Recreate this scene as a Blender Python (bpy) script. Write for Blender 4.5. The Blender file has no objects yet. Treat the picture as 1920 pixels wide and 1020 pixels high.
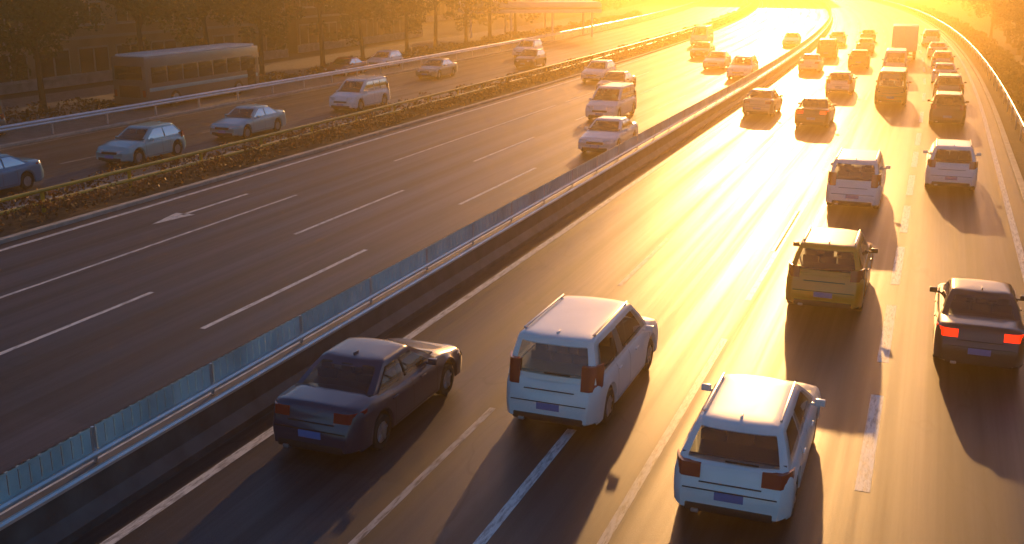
import bpy, bmesh, math, random
from mathutils import Vector, Matrix
random.seed(7)
C = bpy.context.scene.collection
SC = bpy.context.scene
R = math.radians

# ------------------------------------------------------------------ camera
CAM_H = 8.2
cam_d = bpy.data.cameras.new('camera'); cam = bpy.data.objects.new('camera', cam_d); C.objects.link(cam)
cam_d.sensor_width = 36; cam_d.lens = 37.5; cam_d.clip_start = .1; cam_d.clip_end = 6000
cam.location = (0, 0, CAM_H)
cam.rotation_euler = (R(90 - 15.80), 0, R(21.34))
SC.camera = cam

# ------------------------------------------------------------------ light
SUN_EL, SUN_AZ = 12.5, -7.6           # degrees; azimuth from the road direction (+Y), negative = left
w = bpy.data.worlds.new("World"); SC.world = w; w.use_nodes = True
nt = w.node_tree
sky = nt.nodes.new('ShaderNodeTexSky'); sky.sky_type = 'NISHITA'; sky.sun_disc = False
sky.sun_elevation = R(SUN_EL); sky.sun_rotation = R(SUN_AZ)
sky.air_density = 1.0; sky.dust_density = 0.3; sky.ozone_density = 3.0
tint = nt.nodes.new('ShaderNodeVectorMath'); tint.operation = 'MULTIPLY'; tint.inputs[1].default_value = (.72, .97, 1.24)
nt.links.new(sky.outputs[0], tint.inputs[0]); nt.links.new(tint.outputs[0], nt.nodes['Background'].inputs[0])
nt.nodes['Background'].inputs[1].default_value = 0.09
sd = bpy.data.lights.new('sun', 'SUN'); sun = bpy.data.objects.new('sun', sd); C.objects.link(sun)
sd.energy = 4.2; sd.angle = R(0.6); sd.color = (1.0, .52, .17)
sun.rotation_euler = (R(-(90 - SUN_EL)), 0, R(-SUN_AZ))
SC.view_settings.view_transform = 'Standard'; SC.view_settings.look = 'None'
SC.view_settings.exposure = 0.16; SC.view_settings.gamma = 1
SC.cycles.max_bounces = 6; SC.cycles.volume_bounces = 1
SC.cycles.sample_clamp_indirect = 6

# ------------------------------------------------------------------ haze
HAZE_D, HAZE_G = .0038, .90

# ------------------------------------------------------------------ tagging
def tag(o, label=None, cat=None, group=None, kind=None):
    if label: o['label'] = label
    if cat: o['category'] = cat
    if group: o['group'] = group
    if kind: o['kind'] = kind
    return o
def empty(name, loc=(0, 0, 0), rz=0):
    o = bpy.data.objects.new(name, None); C.objects.link(o); o.location = loc; o.rotation_euler = (0, 0, rz)
    o.empty_display_size = .3
    return o
def link(name, me, mat=None, parent=None):
    o = bpy.data.objects.new(name, me); C.objects.link(o)
    if parent: o.parent = parent
    if mat is not None:
        if not me.materials: me.materials.append(mat)
        o.material_slots[0].link = 'OBJECT'; o.material_slots[0].material = mat
    return o
def copy_tree(o, parent=None):
    c = o.copy(); C.objects.link(c); c.parent = parent
    for ch in list(o.children): copy_tree(ch, c)
    return c

# ------------------------------------------------------------------ materials
def mat(name, col, rough=.5, metal=0, coat=0, emis=None, es=0, noise=None, bump=0, spec=.5, alpha=None):
    m = bpy.data.materials.new(name); m.use_nodes = True
    n = m.node_tree.nodes; l = m.node_tree.links; b = n['Principled BSDF']
    b.inputs['Base Color'].default_value = (*col, 1); b.inputs['Roughness'].default_value = rough
    b.inputs['Metallic'].default_value = metal; b.inputs['Coat Weight'].default_value = coat
    b.inputs['Coat Roughness'].default_value = .06; b.inputs['Specular IOR Level'].default_value = spec
    if emis: b.inputs['Emission Color'].default_value = (*emis, 1); b.inputs['Emission Strength'].default_value = es
    if noise:
        sc, amt = noise
        t = n.new('ShaderNodeTexCoord'); x = n.new('ShaderNodeTexNoise'); x.inputs['Scale'].default_value = sc
        x.inputs['Detail'].default_value = 6; l.new(t.outputs['Object'], x.inputs['Vector'])
        r = n.new('ShaderNodeMapRange'); r.inputs[1].default_value = .3; r.inputs[2].default_value = .7
        r.inputs[3].default_value = 1 - amt; r.inputs[4].default_value = 1 + amt; l.new(x.outputs[0], r.inputs[0])
        v = n.new('ShaderNodeVectorMath'); v.operation = 'SCALE'; v.inputs[0].default_value = col
        l.new(r.outputs[0], v.inputs['Scale']); l.new(v.outputs[0], b.inputs['Base Color'])
        if bump:
            bp = n.new('ShaderNodeBump'); bp.inputs['Strength'].default_value = bump; bp.inputs['Distance'].default_value = .02
            l.new(x.outputs[0], bp.inputs['Height']); l.new(bp.outputs[0], b.inputs['Normal'])
    return m

def asphalt(name, col, rough=.42, lanes=(0, 3.4), patch=.25):
    """asphalt on the strip UV (u = metres across, v = metres along): wheel tracks, oil streaks, patches, cracks"""
    m = bpy.data.materials.new(name); m.use_nodes = True
    n = m.node_tree.nodes; l = m.node_tree.links; b = n['Principled BSDF']
    b.inputs['Specular IOR Level'].default_value = .30
    uv = n.new('ShaderNodeUVMap')
    def noise(sx, sy, detail=5, rough_=.6):
        mp = n.new('ShaderNodeMapping'); mp.inputs['Scale'].default_value = (sx, sy, 1)
        l.new(uv.outputs[0], mp.inputs[0]); x = n.new('ShaderNodeTexNoise'); x.inputs['Scale'].default_value = 1
        x.inputs['Detail'].default_value = detail; x.inputs['Roughness'].default_value = rough_
        l.new(mp.outputs[0], x.inputs['Vector']); return x.outputs[0]
    def mr(s, a, b_, c, d):
        r = n.new('ShaderNodeMapRange'); r.inputs[1].default_value = a; r.inputs[2].default_value = b_
        r.inputs[3].default_value = c; r.inputs[4].default_value = d; l.new(s, r.inputs[0]); return r.outputs[0]
    def mul(a, c):
        x = n.new('ShaderNodeMath'); x.operation = 'MULTIPLY'; l.new(a, x.inputs[0]); l.new(c, x.inputs[1]); return x.outputs[0]
    sep = n.new('ShaderNodeSeparateXYZ'); l.new(uv.outputs[0], sep.inputs[0])
    # wheel tracks: two per lane -> cosine of period lane/2
    a = n.new('ShaderNodeMath'); a.operation = 'SUBTRACT'; l.new(sep.outputs[0], a.inputs[0]); a.inputs[1].default_value = lanes[0]
    c = n.new('ShaderNodeMath'); c.operation = 'MULTIPLY'; l.new(a.outputs[0], c.inputs[0]); c.inputs[1].default_value = 4 * math.pi / lanes[1]
    d = n.new('ShaderNodeMath'); d.operation = 'COSINE'; l.new(c.outputs[0], d.inputs[0])
    track = mr(d.outputs[0], -1, 1, 1.16, .86)
    streak = mr(noise(2.6, .035, 6), .32, .68, .62, 1.42)
    fine = mr(noise(11, .12, 4), .3, .7, .84, 1.16)
    blot = mr(noise(.16, .05, 4), .35, .65, 1 - patch, 1 + patch)
    grain = mr(noise(38, 38, 3, .8), .3, .7, .62, 1.38)
    def voro(sx, sy, wdt):
        mp = n.new('ShaderNodeMapping'); mp.inputs['Scale'].default_value = (sx, sy, 1); l.new(uv.outputs[0], mp.inputs[0])
        ad = n.new('ShaderNodeVectorMath'); ad.operation = 'ADD'; l.new(mp.outputs[0], ad.inputs[0])
        nn = n.new('ShaderNodeTexNoise'); nn.inputs['Scale'].default_value = 1.3; nn.inputs['Detail'].default_value = 4; l.new(mp.outputs[0], nn.inputs['Vector']); l.new(nn.outputs['Color'], ad.inputs[1])
        x = n.new('ShaderNodeTexVoronoi'); x.feature = 'DISTANCE_TO_EDGE'; x.inputs['Scale'].default_value = 1
        l.new(ad.outputs[0], x.inputs['Vector']); return mr(x.outputs['Distance'], 0, wdt, 1, 0)
    crack = mul(voro(.20, .075, .0065), mr(noise(.10, .03, 2), .42, .52, 0, 1))
    # rectangular repair patches
    mp = n.new('ShaderNodeMapping'); mp.inputs['Scale'].default_value = (1 / lanes[1], .07, 1); mp.inputs['Location'].default_value = (-lanes[0] / lanes[1], 0, 0); l.new(uv.outputs[0], mp.inputs[0])
    fl = n.new('ShaderNodeVectorMath'); fl.operation = 'FLOOR'; l.new(mp.outputs[0], fl.inputs[0])
    wn = n.new('ShaderNodeTexWhiteNoise'); wn.noise_dimensions = '2D'; l.new(fl.outputs[0], wn.inputs['Vector'])
    pat = mr(wn.outputs[0], 0, 1, .70, 1.24)
    oil = mr(mul(mr(d.outputs[0], .2, 1, 0, 1), mr(noise(1.6, .25, 5), .5, .7, 0, 1)), 0, 1, 1, .62)
    f = mul(mul(mul(mul(track, streak), mul(fine, blot)), mul(pat, oil)), mul(grain, mr(crack, 0, 1, 1, .35)))
    v = n.new('ShaderNodeVectorMath'); v.operation = 'SCALE'; v.inputs[0].default_value = col
    l.new(f, v.inputs['Scale']); l.new(v.outputs[0], b.inputs['Base Color'])
    rr = mul(mr(streak, .7, 1.3, 1.14, .86), mr(d.outputs[0], -1, 1, .9, 1.1))
    q = n.new('ShaderNodeMath'); q.operation = 'MULTIPLY'; l.new(rr, q.inputs[0]); q.inputs[1].default_value = rough
    l.new(q.outputs[0], b.inputs['Roughness'])
    bp = n.new('ShaderNodeBump'); bp.inputs['Strength'].default_value = .22; bp.inputs['Distance'].default_value = .012
    l.new(grain, bp.inputs['Height']); l.new(bp.outputs[0], b.inputs['Normal'])
    return m

def paintline(name, col, wear=.5):
    m = bpy.data.materials.new(name); m.use_nodes = True
    n = m.node_tree.nodes; l = m.node_tree.links; b = n['Principled BSDF']
    t = n.new('ShaderNodeTexCoord')
    mp = n.new('ShaderNodeMapping'); mp.inputs['Scale'].default_value = (14, 2.2, 1); l.new(t.outputs['Object'], mp.inputs[0])
    x = n.new('ShaderNodeTexNoise'); x.inputs['Scale'].default_value = 1; x.inputs['Detail'].default_value = 9
    x.inputs['Roughness'].default_value = .75; l.new(mp.outputs[0], x.inputs['Vector'])
    r = n.new('ShaderNodeMapRange'); r.inputs[1].default_value = .40; r.inputs[2].default_value = .54
    r.inputs[3].default_value = wear; r.inputs[4].default_value = 0; l.new(x.outputs[0], r.inputs[0])
    mx = n.new('ShaderNodeMix'); mx.data_type = 'RGBA'; mx.inputs['A'].default_value = (*col, 1); mx.inputs['B'].default_value = (.07, .065, .06, 1)
    l.new(r.outputs[0], mx.inputs['Factor']); l.new(mx.outputs['Result'], b.inputs['Base Color'])
    b.inputs['Roughness'].default_value = .45
    return m

def leafmat(name, col, trans=.45):
    m = bpy.data.materials.new(name); m.use_nodes = True
    n = m.node_tree.nodes; l = m.node_tree.links; b = n['Principled BSDF']
    g = n.new('ShaderNodeNewGeometry')
    try:
        src = g.outputs['Random Per Island']
    except Exception:
        src = g.outputs[0]
    r = n.new('ShaderNodeMapRange'); r.inputs[3].default_value = .55; r.inputs[4].default_value = 1.5; l.new(src, r.inputs[0])
    v = n.new('ShaderNodeVectorMath'); v.operation = 'SCALE'; v.inputs[0].default_value = col; l.new(r.outputs[0], v.inputs['Scale'])
    l.new(v.outputs[0], b.inputs['Base Color']); b.inputs['Roughness'].default_value = .6
    tr = n.new('ShaderNodeBsdfTranslucent'); l.new(v.outputs[0], tr.inputs[0])
    mx = n.new('ShaderNodeMixShader'); mx.inputs[0].default_value = trans
    l.new(b.outputs[0], mx.inputs[1]); l.new(tr.outputs[0], mx.inputs[2]); l.new(mx.outputs[0], n['Material Output'].inputs[0])
    return m

M = dict(
    asph=asphalt('asphalt', (.038, .033, .034), .42, (-0.4, 3.45)),
    asph_l=asphalt('asphalt_opposite', (.036, .023, .025), .44, (-15.6, 3.35)),
    asph_s=asphalt('asphalt_side', (.045, .043, .047), .42, (-30.0, 3.5)),
    line=paintline('road_paint', (.74, .74, .72), .7), line_w=paintline('road_paint_worn', (.38, .37, .36), 1),
    kerb=mat('kerb_stone', (.40, .38, .35), .7, noise=(3, .25), bump=.3),
    pave=mat('pavement', (.20, .18, .16), .75, noise=(2.5, .25), bump=.2),
    soil=mat('soil', (.075, .048, .03), .95, noise=(4, .5), bump=.8),
    earth=mat('earth', (.085, .075, .055), .95, noise=(.3, .35), bump=.5),
    conc=mat('barrier_concrete', (.30, .29, .28), .6, noise=(1.6, .3), bump=.3),
    conc_d=mat('barrier_dark', (.07, .07, .075), .55, noise=(2, .4), bump=.3),
    steel=mat('galvanised_steel', (.62, .64, .66), .3, metal=.75, noise=(2, .12)),
    screen=mat('screen_panel', (.40, .58, .62), .45, noise=(.9, .28)),
    yellow=mat('yellow_paint', (.62, .40, .04), .4, noise=(2, .25)),
    white=mat('white_panel', (.80, .79, .76), .45, noise=(.8, .08)),
    glass=mat('car_glass', (.012, .014, .016), .06, spec=.8),
    tyre=mat('tyre', (.018, .018, .018), .8, noise=(20, .2)),
    rim=mat('rim', (.45, .46, .48), .3, metal=.8),
    black=mat('black_trim', (.018, .018, .02), .5),
    lampc=mat('headlight_glass', (.62, .64, .66), .12, coat=.6),
    red=mat('tail_light', (.35, .02, .015), .2, coat=.7),
    red_on=mat('tail_light_lit', (.5, .03, .01), .25, coat=.5, emis=(1, .02, .0), es=1.6),
    plate=mat('number_plate', (.10, .20, .48), .4),
    orange=mat('indicator', (.8, .3, .03), .25, coat=.5),
    bark=mat('bark', (.05, .035, .025), .9, noise=(6, .4), bump=.8),
    leaf=leafmat('leaves', (.055, .072, .022)), leaf2=leafmat('leaves_olive', (.085, .075, .022)),
    hedge=leafmat('hedge_leaves', (.11, .055, .022), .35), hedge_r=leafmat('roadside_leaves', (.085, .080, .02)),
    grass=leafmat('grass', (.08, .085, .025), .3),
    brick=mat('brown_render', (.10, .055, .035), .85, noise=(.7, .2), bump=.2),
    brick2=mat('tan_render', (.26, .19, .12), .85, noise=(.7, .2), bump=.2),
    wing=mat('window_glass', (.02, .025, .03), .08, spec=.8),
    frame=mat('window_frame', (.25, .22, .19), .5),
)
def paint(name, col, metal=.1, rough=.32):
    return mat(name, col, rough, metal=metal, coat=.8, noise=(1.3, .06))
P_ = dict(white=paint('paint_white', (.86, .855, .84), 0), silver=paint('paint_silver', (.50, .51, .53), .55),
          black=paint('paint_black', (.02, .02, .022)), navy=paint('paint_navy', (.02, .03, .07), .2),
          blue=paint('paint_blue', (.05, .26, .42), .2), cyan=paint('paint_cyan', (.22, .52, .56), .2),
          taxi=paint('paint_taxi', (.88, .33, .02), 0), beige=paint('paint_beige', (.46, .38, .27), .3),
          brown=paint('paint_brown', (.12, .07, .04), .3), red=paint('paint_red', (.35, .04, .03), .1), grey=paint('paint_grey', (.16, .165, .17), .5))

def glassmat(name, tint_, refl):
    m = bpy.data.materials.new(name); m.use_nodes = True; n = m.node_tree.nodes; l = m.node_tree.links
    n.remove(n['Principled BSDF']); g = n.new('ShaderNodeBsdfGlossy'); g.inputs['Roughness'].default_value = .04
    t = n.new('ShaderNodeBsdfTransparent'); t.inputs[0].default_value = (*tint_, 1)
    f = n.new('ShaderNodeFresnel'); f.inputs[0].default_value = 1.55
    a = n.new('ShaderNodeMath'); a.operation = 'MULTIPLY_ADD'; a.inputs[1].default_value = 1.0; a.inputs[2].default_value = refl; a.use_clamp = True
    l.new(f.outputs[0], a.inputs[0]); x = n.new('ShaderNodeMixShader'); l.new(a.outputs[0], x.inputs[0])
    l.new(t.outputs[0], x.inputs[1]); l.new(g.outputs[0], x.inputs[2]); l.new(x.outputs[0], n['Material Output'].inputs[0]); return m
M['glass'] = glassmat('car_glass_clear', (.66, .70, .68), .04)
M['seat'] = mat('seat_fabric', (.03, .028, .026), .8, noise=(8, .2))
M['seam'] = mat('panel_gap', (.012, .012, .013), .7)
M['busglass'] = mat('bus_glass', (.012, .014, .016), .05, spec=.8)
# ------------------------------------------------------------------ road path (straight, then a long left curve)
S0, RAD = 64.0, 1500.0
def PT(off, s, z=0):
    if s <= S0: return Vector((off, s, z))
    a = (s - S0) / RAD
    return Vector((-RAD + (RAD + off) * math.cos(a), S0 + (RAD + off) * math.sin(a), z))
def HEAD(s): return 0 if s <= S0 else (s - S0) / RAD
def srange(s0, s1, step=6):
    n = max(1, int(math.ceil((s1 - s0) / step)))
    return [s0 + (s1 - s0) * i / n for i in range(n + 1)]
def smooth(me, ang=35):
    for p in me.polygons: p.use_smooth = True
    me.set_sharp_from_angle(angle=R(ang))
def ribbon_bm(bm, o0, o1, z, s0, s1, step=6):
    uv = bm.loops.layers.uv.verify()
    prev = None
    for s in srange(s0, s1, step):
        a, b = bm.verts.new(PT(o0, s, z)), bm.verts.new(PT(o1, s, z))
        if prev:
            f = bm.faces.new((prev[0], prev[1], b, a))
            for lp, c in zip(f.loops, ((o0, prev[2]), (o1, prev[2]), (o1, s), (o0, s))): lp[uv].uv = c
        prev = (a, b, s)
def mesh(name, bm, recalc=False):
    if recalc: bmesh.ops.recalc_face_normals(bm, faces=bm.faces)
    me = bpy.data.meshes.new(name); bm.to_mesh(me); bm.free(); return me
def ribbon(name, o0, o1, z, s0, s1, m, parent=None, step=6):
    bm = bmesh.new(); ribbon_bm(bm, o0, o1, z, s0, s1, step)
    return link(name, mesh(name, bm), m, parent)
def sweep_bm(bm, prof, s0, s1, step=6):
    """closed profile [(off,z)...] swept along the road"""
    rings = [[bm.verts.new(PT(o, s, z)) for o, z in prof] for s in srange(s0, s1, step)]
    n = len(prof)
    for a, b in zip(rings, rings[1:]):
        for i in range(n): bm.faces.new((a[i], a[(i + 1) % n], b[(i + 1) % n], b[i]))
    bm.faces.new(rings[0]); bm.faces.new(rings[-1][::-1])
def sweep(name, prof, s0, s1, m, parent=None, step=6):
    bm = bmesh.new(); sweep_bm(bm, prof, s0, s1, step)
    return link(name, mesh(name, bm, True), m, parent)
def box_bm(bm, c, d, rz=0, bev=0):
    r = bmesh.ops.create_cube(bm, size=1, matrix=Matrix.Translation(c) @ Matrix.Rotation(rz, 4, 'Z') @ Matrix.Diagonal((*d, 1)))
    if bev:
        es = set()
        for v in r['verts']: es.update(v.link_edges)
        bmesh.ops.bevel(bm, geom=list(es), offset=bev, segments=2, affect='EDGES', profile=.6)
def box(name, c, d, m, parent=None, rz=0, bev=0):
    bm = bmesh.new(); box_bm(bm, c, d, rz, bev); me = mesh(name, bm)
    if bev: smooth(me, 50)
    return link(name, me, m, parent)
def tube_bm(bm, p0, p1, r0, r1, n=8):
    p0, p1 = Vector(p0), Vector(p1); d = (p1 - p0)
    q = d.to_track_quat('Z', 'Y').to_matrix()
    A = [bm.verts.new(p0 + q @ Vector((r0 * math.cos(2 * math.pi * i / n), r0 * math.sin(2 * math.pi * i / n), 0))) for i in range(n)]
    B = [bm.verts.new(p1 + q @ Vector((r1 * math.cos(2 * math.pi * i / n), r1 * math.sin(2 * math.pi * i / n), 0))) for i in range(n)]
    for i in range(n): bm.faces.new((A[i], A[(i + 1) % n], B[(i + 1) % n], B[i]))
    bm.faces.new(A[::-1]); bm.faces.new(B)

# ------------------------------------------------------------------ ground and roads
S_A, S_B = -40, 900
bm = bmesh.new()
for v in ((-1500, -300), (1500, -300), (1500, 2500), (-1500, 2500)): bm.verts.new((v[0], v[1], -.02))
bm.faces.new(bm.verts); tag(link('ground', mesh('ground', bm), M['earth']), kind='structure')
road_r = ribbon('road', -11.25, 3.5, 0, S_A, S_B, M['asph']); tag(road_r, kind='structure')
road_l = ribbon('opposite_road', -26.5, -12.0, 0, S_A, S_B, M['asph_l']); tag(road_l, kind='structure')
road_s = ribbon('side_road', -41.2, -29.6, 0, S_A, S_B, M['asph_s']); tag(road_s, kind='structure')

def marks(name, items, m, parent, z=.004):
    bm = bmesh.new()
    for off, wd, s0, s1 in items: ribbon_bm(bm, off - wd / 2, off + wd / 2, z, s0, s1)
    return link(name, mesh(name, bm), m, parent)
def dashes(off, wd, first, dash, gap, end=420):
    out = []; s = first
    while s < end: out.append((off, wd, s, s + dash)); s += dash + gap
    return out
marks('edge_line', [(-10.75, .20, S_A, 600), (2.95, .20, S_A, 600)], M['line'], road_r)
marks('lane_marking', dashes(-7.35, .13, 12.2, 5.6, 9.0) + dashes(-3.9, .15, 10.0, 13.5, 3.2, 28) + dashes(-4.0, .15, 32.0, 6, 8), M['line_w'], road_r)
marks('lane_line', dashes(-5.6, .18, 8.0, 9.4, 13.5, 30) + dashes(-.42, .24, 10.4, 4.4, 2.0, 60) + dashes(-.42, .2, 64, 5, 6), M['line'], road_r)
marks('edge_line', [(-25.9, .2, S_A, 600), (-12.9, .12, S_A, 600)], M['line'], road_l)
marks('lane_marking', dashes(-15.6, .15, 19.7 - 15, 8, 7) + dashes(-18.7, .14, 14.0, 7.7, 6.9) + dashes(-22.05, .12, 12, 22, 8, 60) + dashes(-22.05, .12, 66, 8, 7), M['line'], road_l)
# straight-ahead arrow painted in the outer opposite lane
bm = bmesh.new()
ax, a0 = -23.9, 28.0
for q in (((ax - .08, a0 + 1.6), (ax + .08, a0 + 1.6), (ax + .08, a0 + 5.5), (ax - .08, a0 + 5.5)), ((ax, a0), (ax + .4, a0 + 1.8), (ax - .4, a0 + 1.8))):
    bm.faces.new([bm.verts.new((x, y, .008)) for x, y in q])
link('arrow_marking', mesh('arrow_marking', bm), M['line'], road_l)
marks('edge_line', [(-30.1, .12, S_A, 500), (-40.8, .12, S_A, 500)], M['line_w'], road_s)
marks('lane_marking', dashes(-35.4, .13, 6, 4, 6, 300), M['line_w'], road_s)

def kerb(o, wd=.25, h=.14): tag(sweep('kerb', [(o, -.02), (o + wd, -.02), (o + wd, h - .02), (o + wd - .02, h), (o + .02, h), (o, h - .02)], S_A, 600, M['kerb']), kind='structure')
kerb(-26.75); kerb(-29.85); kerb(3.5); kerb(-41.45)
tag(ribbon('soil_strip', -29.6, -26.75, .09, S_A, 600, M['soil']), kind='structure')
tag(ribbon('pavement', -56, -41.45, .12, S_A, 600, M['pave']), kind='structure')
tag(ribbon('verge', 3.75, 60, .06, S_A, 600, M['soil']), kind='structure')
tag(ribbon('median_strip', -12.0, -11.25, -.004, S_A, S_B, M['conc_d']), kind='structure')

# ------------------------------------------------------------------ barriers and rails
t = tag(empty('median_barrier', PT(-11.6, 0)), 'long dark concrete median barrier with twin bright rails and pale blue slatted screen', 'barrier')
def under(t, o):                                                       # keep world placement under an unrotated empty
    o.parent = t; o.location = -t.location; return o
under(t, sweep('concrete_base', [(-11.95, -.02), (-11.3, -.02), (-11.3, .12), (-11.45, .32), (-11.5, .72), (-11.78, .72), (-11.83, .32), (-11.95, .12)], S_A, 500, M['conc_d']))
for o_, z_ in ((-11.47, .72), (-11.66, .86)):
    under(t, sweep('rail', [(o_ - .04, z_), (o_ + .04, z_), (o_ + .045, z_ + .05), (o_ + .02, z_ + .085), (o_ - .02, z_ + .085), (o_ - .045, z_ + .05)], S_A, 500, M['steel']))
s = -6.0; cnt = 0
me_p = None
while cnt < 90:
    ln = 2.9 if s < 200 else 2.9
    bm = bmesh.new()
    for k in range(14):
        y = s + ln * (k + .5) / 14
        box_bm(bm, PT(-11.72, y, 1.13), (.03, .165, .42), HEAD(y))
    for zz in (.95, 1.32): sweep_bm(bm, [(-11.735, zz - .02), (-11.70, zz - .02), (-11.70, zz + .02), (-11.735, zz + .02)], s + .02, s + ln - .02, 3)
    under(t, link('screen_panel', mesh('screen_panel', bm, True), M['screen'])); s += 3.0; cnt += 1
bm = bmesh.new(); s = -7.5
bm2 = bmesh.new()
for k in range(95):
    y = -6.05 + 3.0 * k
    box_bm(bm2, PT(-11.72, y, 1.03), (.045, .045, .60), HEAD(y))
bm.free(); o = under(t, link('posts', mesh('post_row', bm2), M['steel'])); o['kind'] = 'stuff'; o.name = 'screen_posts'

def railing(label, off, m, zt, s0, s1, gap, group=None, wave=True, post=M['steel'], name='guardrail'):
    t = tag(empty(name, PT(off, s0)), label, 'guardrail')
    if wave:
        pr = [(off - .02, zt - .31), (off + .03, zt - .28), (off + .06, zt - .23), (off + .03, zt - .17), (off + .03, zt - .14), (off + .06, zt - .08), (off + .03, zt - .03), (off - .02, zt), (off - .04, zt - .01), (off - .04, zt - .30)]
    else:
        pr = [(off + .07 * math.cos(a * math.pi / 4), zt - .07 + .07 * math.sin(a * math.pi / 4)) for a in range(8)]
    under(t, sweep('rail', pr, s0, s1, m))
    if not wave: under(t, sweep('rail', [(o, z - zt * .45) for o, z in pr], s0, s1, m))
    me = None
    k = 0
    while s0 + .3 + k * gap < s1 and k < 99:
        y = s0 + .3 + k * gap
        if me is None:
            b = bmesh.new(); box_bm(b, (0, 0, (zt - .02) / 2), (.09, .12, zt - .02), 0, .01); me = mesh('post', b)
        o = link('post', me, post, t); o.location = PT(off - .09, y) - t.location; o.rotation_euler.z = HEAD(y); k += 1
    return t
railing('yellow painted tube railing above the brown hedge beside the side road', -28.3, M['yellow'], .95, -12, 420, 4.4, wave=False, post=M['yellow'], name='tube_railing')
railing('pale grey crash rail along the far edge of the side road', -41.75, M['steel'], .95, -10, 380, 4.0)
railing('steel crash rail on the right verge beside the right-hand road edge', 4.4, M['steel'], .85, -10, 380, 4.0)

# ------------------------------------------------------------------ plants
def leaf_quads(bm, c, rad, n, size, flat=.0, dens=1.0, rng=random):
    for _ in range(n):
        while True:
            p = Vector((rng.uniform(-1, 1), rng.uniform(-1, 1), rng.uniform(-1, 1)))
            if p.length < 1: break
        p = p * (p.length ** -.35 if p.length > .05 else 1)
        q = Vector((p.x * rad[0], p.y * rad[1], p.z * rad[2])) + c
        a = Vector((rng.gauss(0, 1), rng.gauss(0, 1), rng.gauss(0, .8))).normalized()
        b = a.cross(Vector((rng.gauss(0, 1), rng.gauss(0, 1), rng.gauss(0, 1)))).normalized()
        s = size * rng.uniform(.6, 1.4)
        bm.faces.new([bm.verts.new(q + a * s), bm.verts.new(q + b * s * .55), bm.verts.new(q - a * s), bm.verts.new(q - b * s * .55)])
def tree_meshes(seed, h=10, spread=3.4, low=2.4):
    rg = random.Random(seed)
    tb = bmesh.new(); cb = bmesh.new()
    top = Vector((rg.uniform(-.5, .5), rg.uniform(-.5, .5), h * .55))
    mid = Vector((top.x * .4, top.y * .4, h * .28))
    tube_bm(tb, (0, 0, -.1), (0, 0, .35), .30, .20, 10); tube_bm(tb, (0, 0, .3), mid, .20, .16, 10); tube_bm(tb, mid, top, .16, .10, 8)
    ends = []
    for k in range(13):
        a = rg.uniform(0, 6.28); f = rg.uniform(.25, 1)
        st = mid.lerp(top, f); r = spread * rg.uniform(.45, .95)
        e = st + Vector((math.cos(a) * r, math.sin(a) * r, rg.uniform(.2, 2.4) + (h * .25 if k % 3 == 0 else 0)))
        m_ = st.lerp(e, .5) + Vector((0, 0, .25))
        tube_bm(tb, st, m_, .08, .05, 6); tube_bm(tb, m_, e, .05, .02, 5); ends += [e, m_]
        for j in range(2):
            e2 = m_ + Vector((rg.uniform(-1.3, 1.3), rg.uniform(-1.3, 1.3), rg.uniform(-.3, 1.2)))
            tube_bm(tb, m_, e2, .03, .012, 4); ends.append(e2)
    for e in ends:
        rr = rg.uniform(.55, 1.15)
        leaf_quads(cb, e, (rr * 1.15, rr * 1.15, rr * .75), int(150 * rr), .14, rng=rg)
    for k in range(26):
        a = rg.uniform(0, 6.28); z = rg.uniform(low, h); r = spread * math.sin(max(.12, (z - low) / (h - low) * .9 + .1) * math.pi) ** .6 * rg.uniform(.5, 1)
        rr = rg.uniform(.5, 1)
        leaf_quads(cb, Vector((math.cos(a) * r, math.sin(a) * r, z)), (rr, rr, rr * .7), int(130 * rr), .14, rng=rg)
    return mesh('trunk', tb), mesh('crown', cb)
TM = [tree_meshes(11), tree_meshes(12, 11, 3.8, 2.0), tree_meshes(13, 9, 3.2, 1.8)]
def tree(off, s, v, label, sc=1, group='street trees beyond the side road', lm='leaf'):
    e = tag(empty('street_tree', PT(off, s, .1), random.uniform(0, 6.28)), label, 'tree', group)
    e.scale = (sc, sc, sc)
    link('trunk', TM[v][0], M['bark'], e); link('crown', TM[v][1], M[lm], e)
near = ['leafy street tree nearest the camera on the far left pavement', 'dark spreading tree standing second along the far left pavement']
for k in range(14):
    s = 24 + k * 8.4 + random.uniform(-1, 1)
    ordn = ['first', 'second', 'third', 'fourth', 'fifth', 'sixth', 'seventh', 'eighth', 'ninth', 'tenth', 'eleventh', 'twelfth', 'thirteenth', 'fourteenth'][k]
    tree(-49.5 + random.uniform(-.8, .8), s, k % 3, 'dark leafy street tree, %s along the far left pavement counting from the left' % ordn, random.uniform(.95, 1.2))
for k in range(12):
    s = 48 + k * 9 + random.uniform(-1.5, 1.5)
    ordn = ['first', 'second', 'third', 'fourth', 'fifth', 'sixth', 'seventh', 'eighth', 'ninth', 'tenth', 'eleventh', 'twelfth'][k]
    tree(8.6 + random.uniform(-.7, 1.0), s, (k + 1) % 3, 'sunlit olive tree, %s behind the right crash rail counting from the camera' % ordn, random.uniform(.85, 1.1), 'trees behind the right crash rail', 'leaf2')

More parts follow.
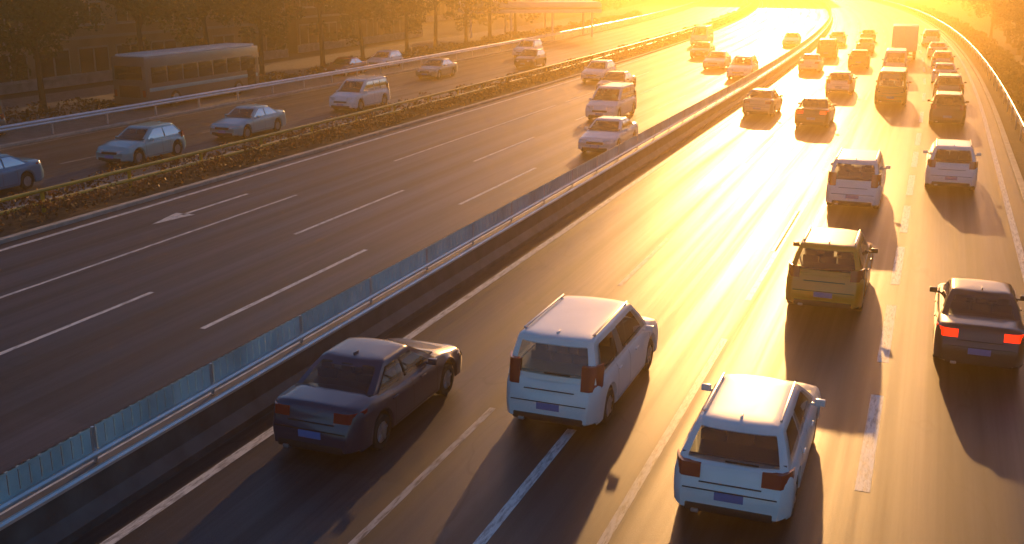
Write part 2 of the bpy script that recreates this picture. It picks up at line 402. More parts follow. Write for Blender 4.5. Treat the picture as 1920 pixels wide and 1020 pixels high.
def hedge(name, o0, o1, s0, s1, h, m, label, cat, size=.07, per=95):
    bm = bmesh.new(); rg = random.Random(5)
    s = s0
    while s < s1:
        far = 1 if s < 60 else (2 if s < 120 else 3.2)
        ln = 1.0 * far
        cx = (o0 + o1) / 2 + rg.uniform(-.06, .06); hh = h * rg.uniform(.62, 1.12) * (.55 if rg.random() < .12 else 1)
        n = int(per * (o1 - o0) * (1.25 if far == 1 else 1.1))
        if rg.random() < .06: n = int(n * .3)
        for _ in range(n):
            u = rg.uniform(-1, 1); vv = rg.random() ** .45
            lim = 1 - max(0, abs(u) - .75) * 1.6
            c = PT(cx + u * (o1 - o0) / 2, s + rg.uniform(0, ln), .08 + hh * vv * lim)
            a = Vector((rg.gauss(0, 1), rg.gauss(0, 1), rg.gauss(0, .8))).normalized()
            b = a.cross(Vector((rg.gauss(0, 1), rg.gauss(0, 1), rg.gauss(0, 1)))).normalized()
            z = size * rg.uniform(.6, 1.5) * (far ** .55)
            bm.faces.new([bm.verts.new(c + a * z), bm.verts.new(c + b * z * .6), bm.verts.new(c - a * z), bm.verts.new(c - b * z * .6)])
        s += ln
    return tag(link(name, mesh(name, bm), m), label, cat)
hedge('hedge', -28.0, -26.95, 8, 260, .62, M['hedge'], 'low trimmed reddish brown hedge below the yellow railing beside the opposite lanes', 'hedge')
hedge('hedge', -29.4, -28.55, 8, 260, .8, M['hedge'], 'taller brown hedge between the yellow railing and the side road', 'hedge')
hedge('hedge', 4.8, 6.6, 22, 260, 1.3, M['hedge_r'], 'rough olive hedge behind the right crash rail', 'hedge', .10, 110)
hedge('hedge', -46.4, -45.3, 20, 200, 1.0, M['hedge'], 'dark hedge along the back of the far left pavement under the trees', 'hedge', .09, 80)

# ------------------------------------------------------------------ cars
def lerp(a, b, t): return a + (b - a) * t
def interp(pts, y):
    if y <= pts[0][0]: return pts[0][1]
    for (a, va), (b, vb) in zip(pts, pts[1:]):
        if y <= b:
            t = (y - a) / (b - a); t = t * t * (3 - 2 * t) * .5 + t * .5
            return lerp(va, vb, t)
    return pts[-1][1]
KINDS = dict(
    sedan=dict(L=4.65, W=1.80, top=[(0, .98), (.12, 1.04), (.75, 1.06), (1.6, .98), (3.1, .96), (3.45, .95), (4.3, .80), (4.65, .68)],
               rb=.62, rt=1.42, wt=2.62, wb=3.42, zb=.94, zr=1.46, ax=(1.0, 3.72), r=.32, tail=(.80, .97)),
    hatch=dict(L=4.25, W=1.80, top=[(0, .92), (.12, .96), (.6, .97), (1.6, .98), (2.9, .97), (3.25, .98), (3.95, .84), (4.25, .70)],
               rb=.14, rt=.62, wt=2.30, wb=3.12, zb=.94, zr=1.52, ax=(.78, 3.38), r=.33, tail=(.80, 1.08)),
    suv=dict(L=4.6, W=1.88, top=[(0, 1.02), (.12, 1.05), (.6, 1.07), (1.6, 1.06), (3.1, 1.06), (3.5, 1.08), (4.3, .96), (4.6, .82)],
             rb=.12, rt=.5, wt=2.55, wb=3.3, zb=1.03, zr=1.70, ax=(.85, 3.62), r=.37, tail=(.92, 1.2)),
    wagon=dict(L=4.75, W=1.84, top=[(0, .96), (.12, 1.0), (.6, 1.01), (1.6, .99), (3.3, .97), (3.6, .98), (4.4, .84), (4.75, .70)],
               rb=.16, rt=.62, wt=2.85, wb=3.7, zb=.95, zr=1.52, ax=(.9, 3.8), r=.34, tail=(.78, 1.0)),
    mpv=dict(L=4.9, W=1.86, top=[(0, 1.02), (.12, 1.06), (.6, 1.06), (1.6, 1.06), (3.6, 1.05), (4.0, 1.08), (4.65, .92), (4.9, .78)],
             rb=.10, rt=.32, wt=3.05, wb=4.0, zb=1.02, zr=1.80, ax=(.95, 3.95), r=.34, tail=(.9, 1.35)),
    van=dict(L=5.1, W=1.92, top=[(0, 1.1), (.12, 1.12), (.6, 1.12), (1.6, 1.12), (4.2, 1.12), (4.55, 1.14), (4.95, .98), (5.1, .8)],
             rb=.06, rt=.16, wt=3.8, wb=4.6, zb=1.08, zr=2.15, ax=(.95, 4.2), r=.34, tail=(.85, 1.25)),
)
def rear_off(z, zt):      # how far the tail / nose leans in with height
    if z < .28: return .06
    if z < .62: return 0
    return .05 + .07 * (z - .62) / max(.2, zt - .62)
def body_mesh(k):
    L, W, ra = k['L'], k['W'], k['r'] + .065
    ys = sorted(set([0, .02, .05, .1, .17, .26] + [round(.3 + i * .05, 3) for i in range(int((L - .6) / .05) + 1)] + [L - .26, L - .17, L - .1, L - .05, L - .02, L]))
    bm = bmesh.new(); rings = []
    for y in ys:
        d = min(y, L - y); e = .42
        wd = W / 2 - (.17 * (1 - d / e) ** 2.4 if d < e else 0) - .012 * abs((y - L / 2) / (L / 2)) ** 2
        zt = interp(k['top'], y)
        zb = .21
        for a in k['ax']:
            if abs(y - a) < ra: zb = max(zb, k['r'] + math.sqrt(ra * ra - (y - a) ** 2))
        zb = max(zb, .21 + (.05 if d < .3 else 0))
        prof = [(wd - .07, zb), (wd - .015, zb + .05), (wd, max(.48, zb + .06)), (wd, max(.60, zb + .07)), (wd - .005, max(zt - .24, zb + .08)), (wd - .025, max(zt - .13, zb + .09)), (wd - .06, zt - .05),
                (wd - .11, zt - .012), (wd * .62, zt + .018), (0.0, zt + .028)]
        pull = max(0, 1 - d / .3); sg = 1 if y < L / 2 else -1
        ring = []
        for i, (x, z) in enumerate(prof):
            oy = sg * rear_off(z, zt) * pull ** 1.2
            ring.append((x, y + oy, z))
        R_ = [bm.verts.new(p) for p in ring]; L_ = [bm.verts.new((-p[0], p[1], p[2])) for p in ring[:-1]] + [R_[-1]]
        rings.append((R_, L_))
    for (a, al), (b, bl) in zip(rings, rings[1:]):
        for i in range(len(a) - 1):
            bm.faces.new((a[i], b[i], b[i + 1], a[i + 1])); bm.faces.new((al[i + 1], bl[i + 1], bl[i], al[i]))
    for idx in (0, -1):
        a, al = rings[idx]
        for i in range(len(a) - 2): bm.faces.new((a[i], a[i + 1], al[i + 1], al[i]))
        bm.faces.new((a[-2], a[-1], al[-2]))
    me = mesh('body', bm, True); smooth(me, 42); return me
def gh(k, t):    # greenhouse at height fraction t -> half width, rear y, front y, z
    te = t ** .92
    return (lerp(k['W'] / 2 - .085, k['W'] / 2 - .275 + (.06 if k['zr'] > 1.75 else 0), te) + .02 * math.sin(t * math.pi), lerp(k['rb'], k['rt'], t ** 1.15), lerp(k['wb'], k['wt'], t ** 1.05), lerp(k['zb'], k['zr'] - .05, t))
def cabin_mesh(k):
    bm = bmesh.new(); rings = []
    def ring(wd, y0, y1, z, q=1.0):
        pts = []
        n = 10; US = (-1, -.85, -.6, -.4, -.2, 0, .2, .4, .6, .85, 1)
        for i in range(n + 1):
            u = US[i]; pts.append((u * wd, y0 + .11 * q * abs(u) ** 3, z))
        for i in range(1, n): pts.append((wd + .012 * math.sin(i / n * math.pi), lerp(y0 + .11 * q, y1 - .15 * q, i / n), z))
        for i in range(n + 1):
            u = -US[i]; pts.append((u * wd, y1 - .15 * q * abs(u) ** 2.5, z))
        for i in range(1, n): pts.append((-wd - .012 * math.sin(i / n * math.pi), lerp(y1 - .15 * q, y0 + .11 * q, i / n), z))
        return [bm.verts.new(p) for p in pts]
    for t in (0, .14, .35, .6, .86, .94, 1): rings.append(ring(*gh(k, t)))
    wd, y0, y1, z = gh(k, 1)
    for ins, dz in ((.03, .022), (.08, .036), (.2, .045), (.45, .05)):
        rings.append(ring(wd - ins, y0 + ins * .9, y1 - ins * .9, z + dz, 1 - ins * 1.7))
    for ri, (a, b) in enumerate(zip(rings, rings[1:])):
        for i in range(len(a)):
            if 1 <= ri <= 3:                      # window openings between the pillars
                side = (i - 10) if 10 <= i < 20 else ((i - 30) if i >= 30 else None)
                if 1 <= i <= 8 or 21 <= i <= 28: continue
                if side is not None and side in (1, 2, 3, 5, 6, 7, 8): continue
            bm.faces.new((a[i], a[(i + 1) % len(a)], b[(i + 1) % len(a)], b[i]))
    bm.faces.new(rings[-1])
    me = mesh('cabin', bm, True); smooth(me, 45); return me
def grid_mesh(name, fn, nu=8, nv=5):
    bm = bmesh.new(); g = [[bm.verts.new(fn(i / nu, j / nv)) for i in range(nu + 1)] for j in range(nv + 1)]
    for j in range(nv):
        for i in range(nu): bm.faces.new((g[j][i], g[j][i + 1], g[j + 1][i + 1], g[j + 1][i]))
    me = mesh(name, bm); 
    for p in me.polygons: p.use_smooth = True
    return me
def rear_pane(k):
    def fn(a, b):
        t = lerp(.14, .88, b); wd, y0, y1, z = gh(k, t); u = lerp(-.84, .84, a)
        return (u * wd, y0 + .11 * abs(u) ** 3 - .012, z + .006)
    return grid_mesh('rear_window', fn)
def front_pane(k):
    def fn(a, b):
        t = lerp(.06, .93, b); wd, y0, y1, z = gh(k, t); u = lerp(.87, -.87, a)
        return (u * wd, y1 - .15 * abs(u) ** 2.5 + .014, z + .008)
    return grid_mesh('windscreen', fn)
def side_panes(k, sgn):
    out = []
    wd0, r0, f0, _ = gh(k, .5); mid = lerp(r0, f0, .50)
    nwin = 3 if k['L'] > 4.7 else 2
    for q in range(nwin):
        def fn(a, b, q=q):
            t = lerp(.13, .86, b); wd, y0, y1, z = gh(k, t)
            ya, yb = y0 + .26, y1 - .30
            if nwin == 2: e = [ya, mid - .04, mid + .04, yb]
            else:
                m1, m2 = lerp(k['rt'] + .26, k['wt'] - .2, .36), lerp(k['rt'] + .26, k['wt'] - .2, .70)
                e = [ya, m1 - .04, m1 + .04, m2 - .04, m2 + .04, yb]
            y = lerp(e[2 * q], e[2 * q + 1], a)
            return (sgn * (wd + .024), y, z + .003)
        out.append(grid_mesh('side_window', fn, 6, 5))
    return out
def wheel_meshes(r, wdt=.2):
    bm = bmesh.new(); n = 28
    prof = [(-wdt / 2, r * .62), (-wdt / 2, r * .93), (-wdt / 2 + .025, r), (wdt / 2 - .025, r), (wdt / 2, r * .93), (wdt / 2, r * .62)]
    rs = [[bm.verts.new((x, rr * math.cos(a * 2 * math.pi / n), rr * math.sin(a * 2 * math.pi / n))) for x, rr in prof] for a in range(n)]
    for a in range(n):
        for i in range(len(prof) - 1): bm.faces.new((rs[a][i], rs[a][i + 1], rs[(a + 1) % n][i + 1], rs[(a + 1) % n][i]))
    ty = mesh('wheel', bm, True); smooth(ty, 40)
    bm = bmesh.new()
    for x in (-wdt / 2 + .02, wdt / 2 - .02):
        c = bm.verts.new((x * 1.06, 0, 0)); ring = [bm.verts.new((x, r * .63 * math.cos(a * 2 * math.pi / n), r * .63 * math.sin(a * 2 * math.pi / n))) for a in range(n)]
        for a in range(n):
            bm.faces.new((c, ring[a], ring[(a + 1) % n]))
    for q in range(5):
        an = q * 2 * math.pi / 5
        for x in (-wdt / 2 + .012, wdt / 2 - .012):
            bmesh.ops.create_cube(bm, size=1, matrix=Matrix.Rotation(an, 4, 'X') @ Matrix.Translation((x, 0, r * .31)) @ Matrix.Diagonal((.02, r * .2, r * .56, 1)))
    return ty, mesh('rim', bm)
def light_mesh(name, k, sgn, rear=True):
    z0, z1 = k['tail'] if rear else (.58 if k['zr'] < 1.6 else .68, .72 if k['zr'] < 1.6 else .86)
    bm = bmesh.new()
    W, L = k['W'], k['L']
    nseg = 6; G = []
    for j in range(4):
        row = []
        for i in range(nseg + 1):
            u = i / nseg
            if rear:
                x = lerp(W / 2 - .46 if z1 - z0 < .25 else W / 2 - .34, W / 2 - .03, u)
                y = 0.055 - .03 + (.30 * max(0, (x - (W / 2 - .20)) / .17) ** 2)
            else:
                x = lerp(W / 2 - .52, W / 2 - .04, u); y = L - .02 - (.26 * max(0, (x - (W / 2 - .42)) / .38) ** 2) 
            z = lerp(z0, z1, j / 3)
            ro = rear_off(z, 1.05)
            y = y + (ro - .03 if rear else -ro + .03)
            row.append(bm.verts.new((sgn * x, y, z)))
        G.append(row)
    for j in range(3):
        for i in range(nseg): bm.faces.new((G[j][i], G[j][i + 1], G[j + 1][i + 1], G[j + 1][i]))
    ex = bmesh.ops.extrude_face_region(bm, geom=list(bm.faces))
    for v in [g for g in ex['geom'] if isinstance(g, bmesh.types.BMVert)]: v.co.y += .10 if rear else -.12
    me = mesh(name, bm, True); smooth(me, 40); return me
def bx(name, items, bev=0):
    bm = bmesh.new()
    for c, d in items: box_bm(bm, c, d, 0, bev)
    me = mesh(name, bm)
    if bev: smooth(me, 45)
    return me
def seam_mesh(k, sg):
    bm = bmesh.new()
    e = [k['ax'][0] + k['r'] + .16, lerp(k['rb'], k['wb'], .56), k['wb'] - .22]
    for y in e:
        d = min(y, k['L'] - y)
        wd = k['W'] / 2 - .012 * abs((y - k['L'] / 2) / (k['L'] / 2)) ** 2; zt = interp(k['top'], y)
        pr = [(wd - .012, .30), (wd + .003, .48), (wd + .003, .60), (wd - .002, zt - .24), (wd - .022, zt - .13), (wd - .056, zt - .05)]
        for (xa, za), (xb, zb) in zip(pr, pr[1:]):
            bm.faces.new([bm.verts.new(p) for p in ((sg * xa, y - .006, za), (sg * xa, y + .006, za), (sg * xb, y + .006, zb), (sg * xb, y - .006, zb))])
    wd = k['W'] / 2
    bm.faces.new([bm.verts.new(p) for p in ((sg * (wd - .006), e[0], .305), (sg * (wd - .006), e[2], .305), (sg * (wd - .004), e[2], .32), (sg * (wd - .004), e[0], .32))])
    return mesh('door_seam', bm)
CACHE = {}
def car_parts(kind):
    if kind in CACHE: return CACHE[kind]
    k = KINDS[kind]; L, W, r = k['L'], k['W'], k['r']
    P = [('body', body_mesh(k), 'paint', None, None), ('cabin', cabin_mesh(k), 'paint', None, None),
         ('rear_window', rear_pane(k), 'glass', None, None), ('windscreen', front_pane(k), 'glass', None, None)]
    for sg in (1, -1):
        for m_ in side_panes(k, sg): P.append(('side_window', m_, 'glass', None, None))
        P.append(('tail_light', light_mesh('tail_light', k, sg), 'red', None, None))
        P.append(('headlight', light_mesh('headlight', k, sg, False), 'lampc', None, None))
        mz = k['zb'] + .07; my = k['wb'] - .55
        P.append(('door_mirror', bx('door_mirror', [((sg * (W / 2 + .065), my, mz), (.17, .09, .12)), ((sg * (W / 2 - .03), my + .02, mz - .05), (.14, .05, .05))], .02), 'paint', None, None))
        for q in (.36, .60):
            P.append(('door_handle', bx('door_handle', [((sg * (W / 2 + .004), L * q - .2, k['zb'] - .12), (.03, .19, .03))], .008), 'paint', None, None))
        P.append(('door_seam', seam_mesh(k, sg), 'seam', None, None))
        P.append(('wheel_arch_liner', bx('wheel_arch_liner', [((sg * (W / 2 - .29), a, .45), (.06, .8, .5)) for a in k['ax']]), 'black', None, None))
    wd, y0, y1, z = gh(k, .0)
    P.append(('parcel_shelf', bx('parcel_shelf', [((0, (y0 + y1) / 2, k['zb'] + .105), (2 * wd - .10, y1 - y0 - .34, .03))]), 'black', None, None))
    st = []
    for q, sy in enumerate((k['rb'] + .75, lerp(k['rt'], k['wt'], .62))):
        for sx in ((-.42, 0, .42) if q == 0 else (-.36, .36)):
            st += [((sx, sy, k['zb'] + .12), (.40 if q == 0 else .46, .12, .34)), ((sx, sy, k['zb'] + .36), (.24, .09, .16))]
    P.append(('seats', bx('seats', st, .03), 'seat', None, None))
    wd, y0, y1, z = gh(k, .2)
    P.append(('rear_wiper', bx('rear_wiper', [((.14, y0 - .035, z), (.5, .02, .02))]), 'seam', None, None))
    P.append(('tailgate_seam', bx('tailgate_seam', [((0, .002, .63), (W - .42, .02, .012)), ((0, .055, k['tail'][0] - .05), (W - .9, .03, .010))]), 'seam', None, None))
    P.append(('exhaust_pipe', bx('exhaust_pipe', [((-W / 2 + .42, .04, .27), (.12, .16, .06))], .02), 'rim', None, None))
    if kind in ('wagon', 'suv', 'mpv'):
        for sg in (1, -1):
            wd, y0, y1, z = gh(k, 1.0)
            P.append(('roof_rail', bx('roof_rail', [((sg * (wd - .05), (y0 + y1) / 2, z + .075), (.035, y1 - y0 - .5, .03)), ((sg * (wd - .05), y0 + .35, z + .045), (.03, .08, .06)), ((sg * (wd - .05), y1 - .35, z + .045), (.03, .08, .06))], .008), 'rim', None, None))
    P.append(('antenna', bx('antenna', [((0, k['rt'] + .25, k['zr'] + .015), (.03, .16, .05))], .01), 'paint', None, None))
    P.append(('underbody', bx('underbody', [((0, L / 2, .36), (W - .52, L - .5, .36))]), 'black', None, None))
    P.append(('rear_bumper_trim', bx('rear_bumper_trim', [((0, .055, .33), (W - .5, .12, .15))], .03), 'black', None, None))
    P.append(('number_plate', bx('number_plate', [((0, .012 if kind == 'sedan' else .02, .55), (.44, .05, .13))], .006), 'plate', None, None))
    P.append(('number_plate', bx('number_plate', [((0, L + .004, .44), (.44, .05, .13))], .006), 'plate', None, None))
    P.append(('grille', bx('grille', [((0, L - .03, .60), (W - 1.0, .10, .10)), ((0, L - .03, .33), (W - .6, .10, .13))], .02), 'black', None, None))
    ty, rm = wheel_meshes(r)
    for sg in (1, -1):
        for a in k['ax']: P.append(('wheel', ty, 'tyre', (sg * (W / 2 - .13), a, r), rm))
    CACHE[kind] = P; return P
def car(kind, pm, off, s, label, group, cat='car', head=0, lit=False, full=True, name=None):
    """s = where the tail (the nearer end for receding cars) stands; head=1 faces the camera"""
    L = KINDS[kind]['L']; nm = name or {'sedan': 'sedan_car', 'hatch': 'hatchback_car', 'wagon': 'estate_car', 'suv': 'suv', 'mpv': 'people_carrier', 'van': 'van'}[kind]
    rz = HEAD(s) + random.uniform(-.006, .006)
    if head: e = empty(nm, PT(off, s + L, .002), rz + math.pi)
    else: e = empty(nm, PT(off, s, .002), rz)
    tag(e, label, cat, group)
    for n, me, mk, loc, child in car_parts(kind):
        m_ = P_[pm] if mk == 'paint' else M['red_on' if (mk == 'red' and lit) else mk]
        if n == 'door_mirror' and pm == 'taxi': m_ = P_['black']
        o = link(n, me, m_, e)
        if loc: o.location = loc
        if child: link('rim', child, M['rim'], o)
    return e
def third_light(e, kind):
    k = KINDS[kind]; wd, y0, y1, z = gh(k, .13)
    link('brake_light', bx('brake_light', [((0, y0 - .075, z + .03), (.36, .06, .075))], .01), M['red_on'], e)

G1 = 'cars driving away in the right carriageway'; G2 = 'cars coming towards the camera in the left carriageway'; G3 = 'cars on the side road'
car('wagon', 'white', -2.25, 14.7, 'large white estate car in the foreground, nearest car in the lane beside the thick dashes', G1)
car('mpv', 'white', -5.95, 17.0, 'white people carrier straddling a bright lane line, left of the foreground white estate car', G1)
e = car('sedan', 'navy', -9.35, 14.4, 'dark navy saloon car in the lane beside the median barrier, lower centre', G1)
e = car('suv', 'taxi', -2.0, 26.0, 'amber yellow tall car with dark tail directly ahead of the foreground white estate car', G1)
e = car('sedan', 'black', 1.45, 23.0, 'black saloon with glowing red brake lights near the right frame edge', G1, lit=True); third_light(e, 'sedan')
car('mpv', 'white', -2.25, 38.5, 'white people carrier directly ahead of the amber yellow tall car', G1)
car('suv', 'white', 1.0, 43.5, 'white tall car in the outermost right lane, ahead of the braking black saloon', G1)
car('sedan', 'beige', -9.3, 62.5, 'beige saloon in the innermost lane beside the barrier, mid distance', G1)
car('sedan', 'brown', -5.9, 59.0, 'dark brown saloon, mid distance, second lane from the median barrier', G1, lit=True)
car('hatch', 'silver', -5.9, 76.0, 'silver hatchback one car ahead of the dark brown saloon', G1)
car('suv', 'brown', .9, 62.5, 'dark brown tall car in the outermost right lane beyond the white tall car', G1)
car('van', 'taxi', -2.4, 71.0, 'amber van in the third lane, behind the small white van', G1)
car('van', 'white', -2.7, 90.0, 'small white van in the third lane, in the bright far haze', G1)
car('sedan', 'white', .9, 86.0, 'white saloon in the outermost lane level with the far small white van', G1)
car('sedan', 'silver', -9.4, 92.0, 'silver saloon far ahead in the innermost lane by the barrier', G1)
car('hatch', 'taxi', -5.8, 98.0, 'amber hatchback far ahead, second lane from the barrier', G1)
car('sedan', 'white', .9, 112.0, 'tiny white saloon in the outermost lane level with the far box truck', G1)
car('sedan', 'grey', -6.0, 134.0, 'tiny grey saloon near the vanishing point, second lane', G1)
car('hatch', 'white', -9.2, 128.0, 'tiny white hatchback far off beside the barrier', G1)
car('mpv', 'brown', -9.2, 108.0, 'dark people carrier far off by the barrier, just beyond the distant silver saloon', G1)
car('suv', 'beige', 1.0, 74.0, 'beige tall car in the outermost lane directly ahead of the dark brown tall car', G1)
car('sedan', 'beige', -5.9, 116.0, 'tiny beige saloon ahead of the far amber hatchback, second lane', G1)
car('hatch', 'silver', 1.0, 99.0, 'tiny silver hatchback in the outermost lane just beyond the white saloon', G1)
car('sedan', 'brown', -2.3, 132.0, 'tiny brown saloon in the third lane beyond the far box truck', G1)
car('mpv', 'white', .8, 130.0, 'tiny white people carrier in the outermost lane, most distant there', G1)
# left carriageway, towards the camera
car('mpv', 'white', -17.2, 57.5, 'white people carrier facing the camera in the middle of the opposite lanes', G2, head=1)
car('sedan', 'white', -14.1, 46.5, 'white saloon facing the camera in the opposite lane beside the median screen', G2, head=1)
car('sedan', 'brown', -20.4, 70.0, 'dark brown saloon facing the camera in the third opposite lane', G2, head=1)
car('hatch', 'white', -23.9, 78.0, 'white hatchback facing the camera in the outer opposite lane beside the kerb', G2, head=1)
car('sedan', 'silver', -17.3, 92.0, 'silver saloon facing the camera behind the oncoming white people carrier', G2, head=1)
car('suv', 'white', -13.9, 84.0, 'white tall car facing the camera farther along the median screen', G2, head=1)
car('sedan', 'taxi', -20.7, 104.0, 'amber saloon facing the camera far along the opposite lanes', G2, head=1)
car('sedan', 'white', -14.0, 124.0, 'tiny white saloon facing the camera far along the median', G2, head=1)
car('van', 'white', -23.8, 122.0, 'small white van facing the camera far along the outer opposite lane', G2, head=1)
# side road
car('sedan', 'blue', -33.2, 27.5, 'blue saloon on the side road at the left frame edge', G3, head=1)
car('hatch', 'cyan', -32.8, 36.2, 'pale turquoise hatchback on the side road just behind the blue saloon', G3, head=1)
car('sedan', 'cyan', -32.8, 44.2, 'pale turquoise saloon on the side road between the hatchback and the white people carrier', G3, head=1)
car('mpv', 'white', -32.9, 56.0, 'bright white people carrier on the side road in front of the coach', G3, head=1)
car('sedan', 'beige', -36.8, 76.0, 'beige saloon on the side road beyond the white people carrier', G3, head=1)
car('hatch', 'brown', -33.0, 88.0, 'brown hatchback on the side road, near lane, mid distance', G3, head=1)
car('suv', 'white', -36.7, 98.0, 'white tall car on the side road near the white canopy', G3, head=1)
car('sedan', 'red', -44.2, 74.5, 'red saloon parked behind the pale crash rail past the coach', 'cars parked on the far left pavement', head=1)
car('hatch', 'white', -44.3, 82.0, 'white hatchback parked behind the pale crash rail past the red saloon', 'cars parked on the far left pavement', head=1)
car('van', 'grey', -44.3, 36.0, 'grey van parked behind the pale crash rail nearer than the coach', 'cars parked on the far left pavement', head=1)

# ------------------------------------------------------------------ coach and box truck
def rbox(name, c, d, m, parent, bev=.08):
    return box(name, c, d, m, parent, 0, bev)
def coach(off, s, label):
    e = tag(empty('coach', PT(off, s, .12), HEAD(s)), label, 'bus')
    L, W, H = 11.6, 2.5, 3.15
    rbox('body', (0, L / 2, .3 + (H - .3) / 2), (W, L, H - .3), P_['grey'], e, .14)
    rbox('engine_hatch', (0, -.006, 1.1), (1.5, .05, .7), M['black'], e, .02)
    for sg in (1, -1): rbox('mirror', (sg * 1.42, L - .1, 2.1), (.25, .12, .5), M['black'], e, .04)
    rbox('door', (W / 2 + .004, L - .95, 1.45), (.05, .95, 2.0), M['busglass'], e, .02)
    rbox('roof_edge', (0, L / 2, H + .03), (W - .3, L - .5, .16), M['white'], e, .05)
    for sg in (1, -1):
        for q in range(7): rbox('side_window', (sg * (W / 2 - .005), 1.2 + q * 1.5, 2.05), (.05, 1.36, .95), M['busglass'], e, .015)
        rbox('body_stripe', (sg * (W / 2 - .008), L / 2, 1.2), (.05, L - .5, .22), P_['cyan'], e, .01)
        rbox('tail_light', (sg * (W / 2 - .2), -.005, 1.0), (.2, .06, .4), M['red'], e, .02)
        rbox('headlight', (sg * (W / 2 - .3), L + .005, .8), (.36, .06, .2), M['lampc'], e, .02)
        ty, rm = wheel_meshes(.5, .3)
        for a in (2.6, L - 2.5):
            o = link('wheel', ty, M['tyre'], e); o.location = (sg * (W / 2 - .12), a, .5); link('rim', rm, M['rim'], o)
    rbox('rear_window', (0, -.005, 2.2), (2.0, .06, .8), M['busglass'], e, .03); rbox('windscreen', (0, L + .005, 1.95), (2.2, .06, 1.3), M['busglass'], e, .03)
coach(-44.6, 51.5, 'long grey coach with pale roof standing behind the pale crash rail')
def truck(off, s, label, pm):
    e = tag(empty('box_truck', PT(off, s, .002), HEAD(s)), label, 'truck', None)
    rbox('cargo_box', (0, 2.4, 2.0), (2.3, 4.8, 2.3), M['white'], e, .04)
    rbox('cab', (0, 5.75, 1.35), (2.05, 1.7, 1.9), P_[pm], e, .14); rbox('chassis', (0, 3.2, .62), (.9, 6.2, .3), M['black'], e, .02)
    rbox('windscreen', (0, 6.6, 1.7), (1.8, .05, .7), M['busglass'], e, .02)
    for sg in (1, -1):
        rbox('door_frame', (sg * .57, -.012, 2.0), (1.08, .03, 2.15), M['white'], e, .01)
        rbox('tail_light', (sg * .95, -.02, .68), (.3, .06, .14), M['red'], e, .01)
        rbox('side_window', (sg * 1.02, 5.9, 1.75), (.05, .8, .5), M['busglass'], e, .02)
        ty, rm = wheel_meshes(.42, .26)
        for a in (1.2, 5.6):
            o = link('wheel', ty, M['tyre'], e); o.location = (sg * .98, a, .42); link('rim', rm, M['rim'], o)
    rbox('bumper', (0, -.05, .5), (2.1, .08, .14), M['black'], e, .02)
truck(-2.2, 109, 'pale box truck far off in the third lane near the vanishing point', 'white')

# ------------------------------------------------------------------ white canopy beside the side road
cx, cs = -47.0, 132.0
e = tag(empty('canopy', PT(cx, cs, .12), HEAD(cs) + R(26)), 'white flat canopy with deep banded fascia on slim posts beyond the side road', 'canopy')
rbox('roof', (0, 0, 4.15), (17.0, 7.0, .3), M['white'], e, .03)
for zz in (3.1, 3.75): rbox('fascia', (0, 0, zz + .1), (17.3, 7.3, .42), M['white'], e, .03)
rbox('soffit', (0, 0, 3.42), (16.9, 6.9, .3), M['frame'], e, .01)
for x in (-7.6, -2.6, 2.6, 7.6):
    for y in (-2.9, 2.9):
        bm = bmesh.new(); tube_bm(bm, (x, y, 0), (x, y, 3.1), .14, .14, 14); me = mesh('post', bm); smooth(me); link('post', me, M['white'], e)

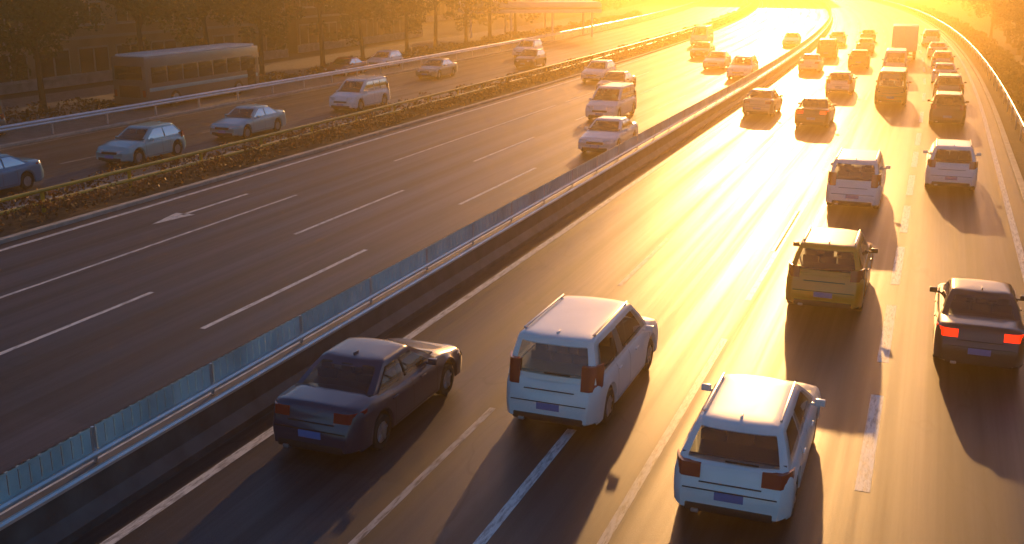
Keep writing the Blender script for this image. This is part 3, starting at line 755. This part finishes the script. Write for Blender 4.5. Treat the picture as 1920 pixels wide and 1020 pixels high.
# ------------------------------------------------------------------ buildings behind the trees
def building(off, s, ln, h, dep, m, label, floors, bays, yaw=0):
    e = tag(empty('building', PT(off, s, .1), HEAD(s) + yaw), label, 'building')
    box('wall', (-dep / 2, ln / 2, h / 2), (dep, ln, h), m, e)
    box('roof', (-dep / 2, ln / 2, h + .2), (dep + .8, ln + .8, .4), M['frame'], e)
    box('plinth', (.06, ln / 2, .4), (.12, ln, .8), M['conc'], e)
    fh = h / floors; bw = ln / bays
    for f in range(floors):
        if f: box('string_course', (.05, ln / 2, f * fh), (.1, ln, .22), M['frame'], e)
        for b in range(bays):
            w_, hh = (bw * .62, fh * .5) if f else (bw * .78, fh * .6)
            z = f * fh + fh * (.52 if f else .5)
            fr = box('window', (.03, (b + .5) * bw, z), (.07, w_, hh), M['frame'], e)
            bm = bmesh.new()
            for q in (-.25, .25): box_bm(bm, (.066, (b + .5) * bw + q * w_, z), (.012, w_ * .44, hh * .86))
            link('pane', mesh('pane', bm), M['wing'], fr)
            box('window_sill', (.1, (b + .5) * bw, z - hh / 2 - .05), (.2, w_ + .15, .08), M['conc'], fr)
building(-57.5, 5, 44, 13, 12, M['brick'], 'long dark brown four storey building behind the trees at far left', 4, 11)
building(-58.5, 54, 36, 10, 12, M['brick2'], 'tan three storey building behind the coach and the trees', 3, 9)
building(-60, 96, 30, 14, 12, M['brick'], 'brown four storey building left of the white canopy', 4, 7)
building(-74, 150, 40, 12, 14, M['brick2'], 'tan building with three storeys behind the white canopy', 3, 9)
building(24, 60, 0.001 + 40, 12, 12, M['brick2'], 'tan three storey building behind the trees on the right', 3, 9)
building(-6, 340, 60, 16, 14, M['brick2'], 'broad pale building closing the view beyond the end of the bend', 4, 12, R(70))

# distant wood round the end of the bend
bm = bmesh.new(); rg = random.Random(3)
for k in range(150):
    s = rg.uniform(150, 520); off = rg.choice((rg.uniform(10, 26), rg.uniform(-70, -50)))
    c = PT(off, s, rg.uniform(1.5, 7)); rr = rg.uniform(1.5, 3)
    leaf_quads(bm, c, (rr, rr, rr * .8), 110, .38, rng=rg)
o = tag(link('distant_wood', mesh('distant_wood', bm), M['leaf']), 'far wood along both sides of the road beyond the last street trees', 'trees', kind='stuff')

# ------------------------------------------------------------------ haze
bm = bmesh.new(); bmesh.ops.create_cube(bm, size=1, matrix=Matrix.Translation((0, 600, 9)) @ Matrix.Diagonal((1400, 1700, 21, 1)))
hz = link('haze', mesh('haze', bm)); tag(hz, kind='stuff')
hm = bpy.data.materials.new('haze'); hm.use_nodes = True; n = hm.node_tree.nodes
n.remove(n['Principled BSDF']); pv = n.new('ShaderNodeVolumePrincipled')
pv.inputs['Color'].default_value = (1.0, .72, .28, 1); pv.inputs['Density'].default_value = HAZE_D; pv.inputs['Anisotropy'].default_value = HAZE_G
hm.node_tree.links.new(pv.outputs[0], n['Material Output'].inputs['Volume'])
hz.data.materials.append(hm)
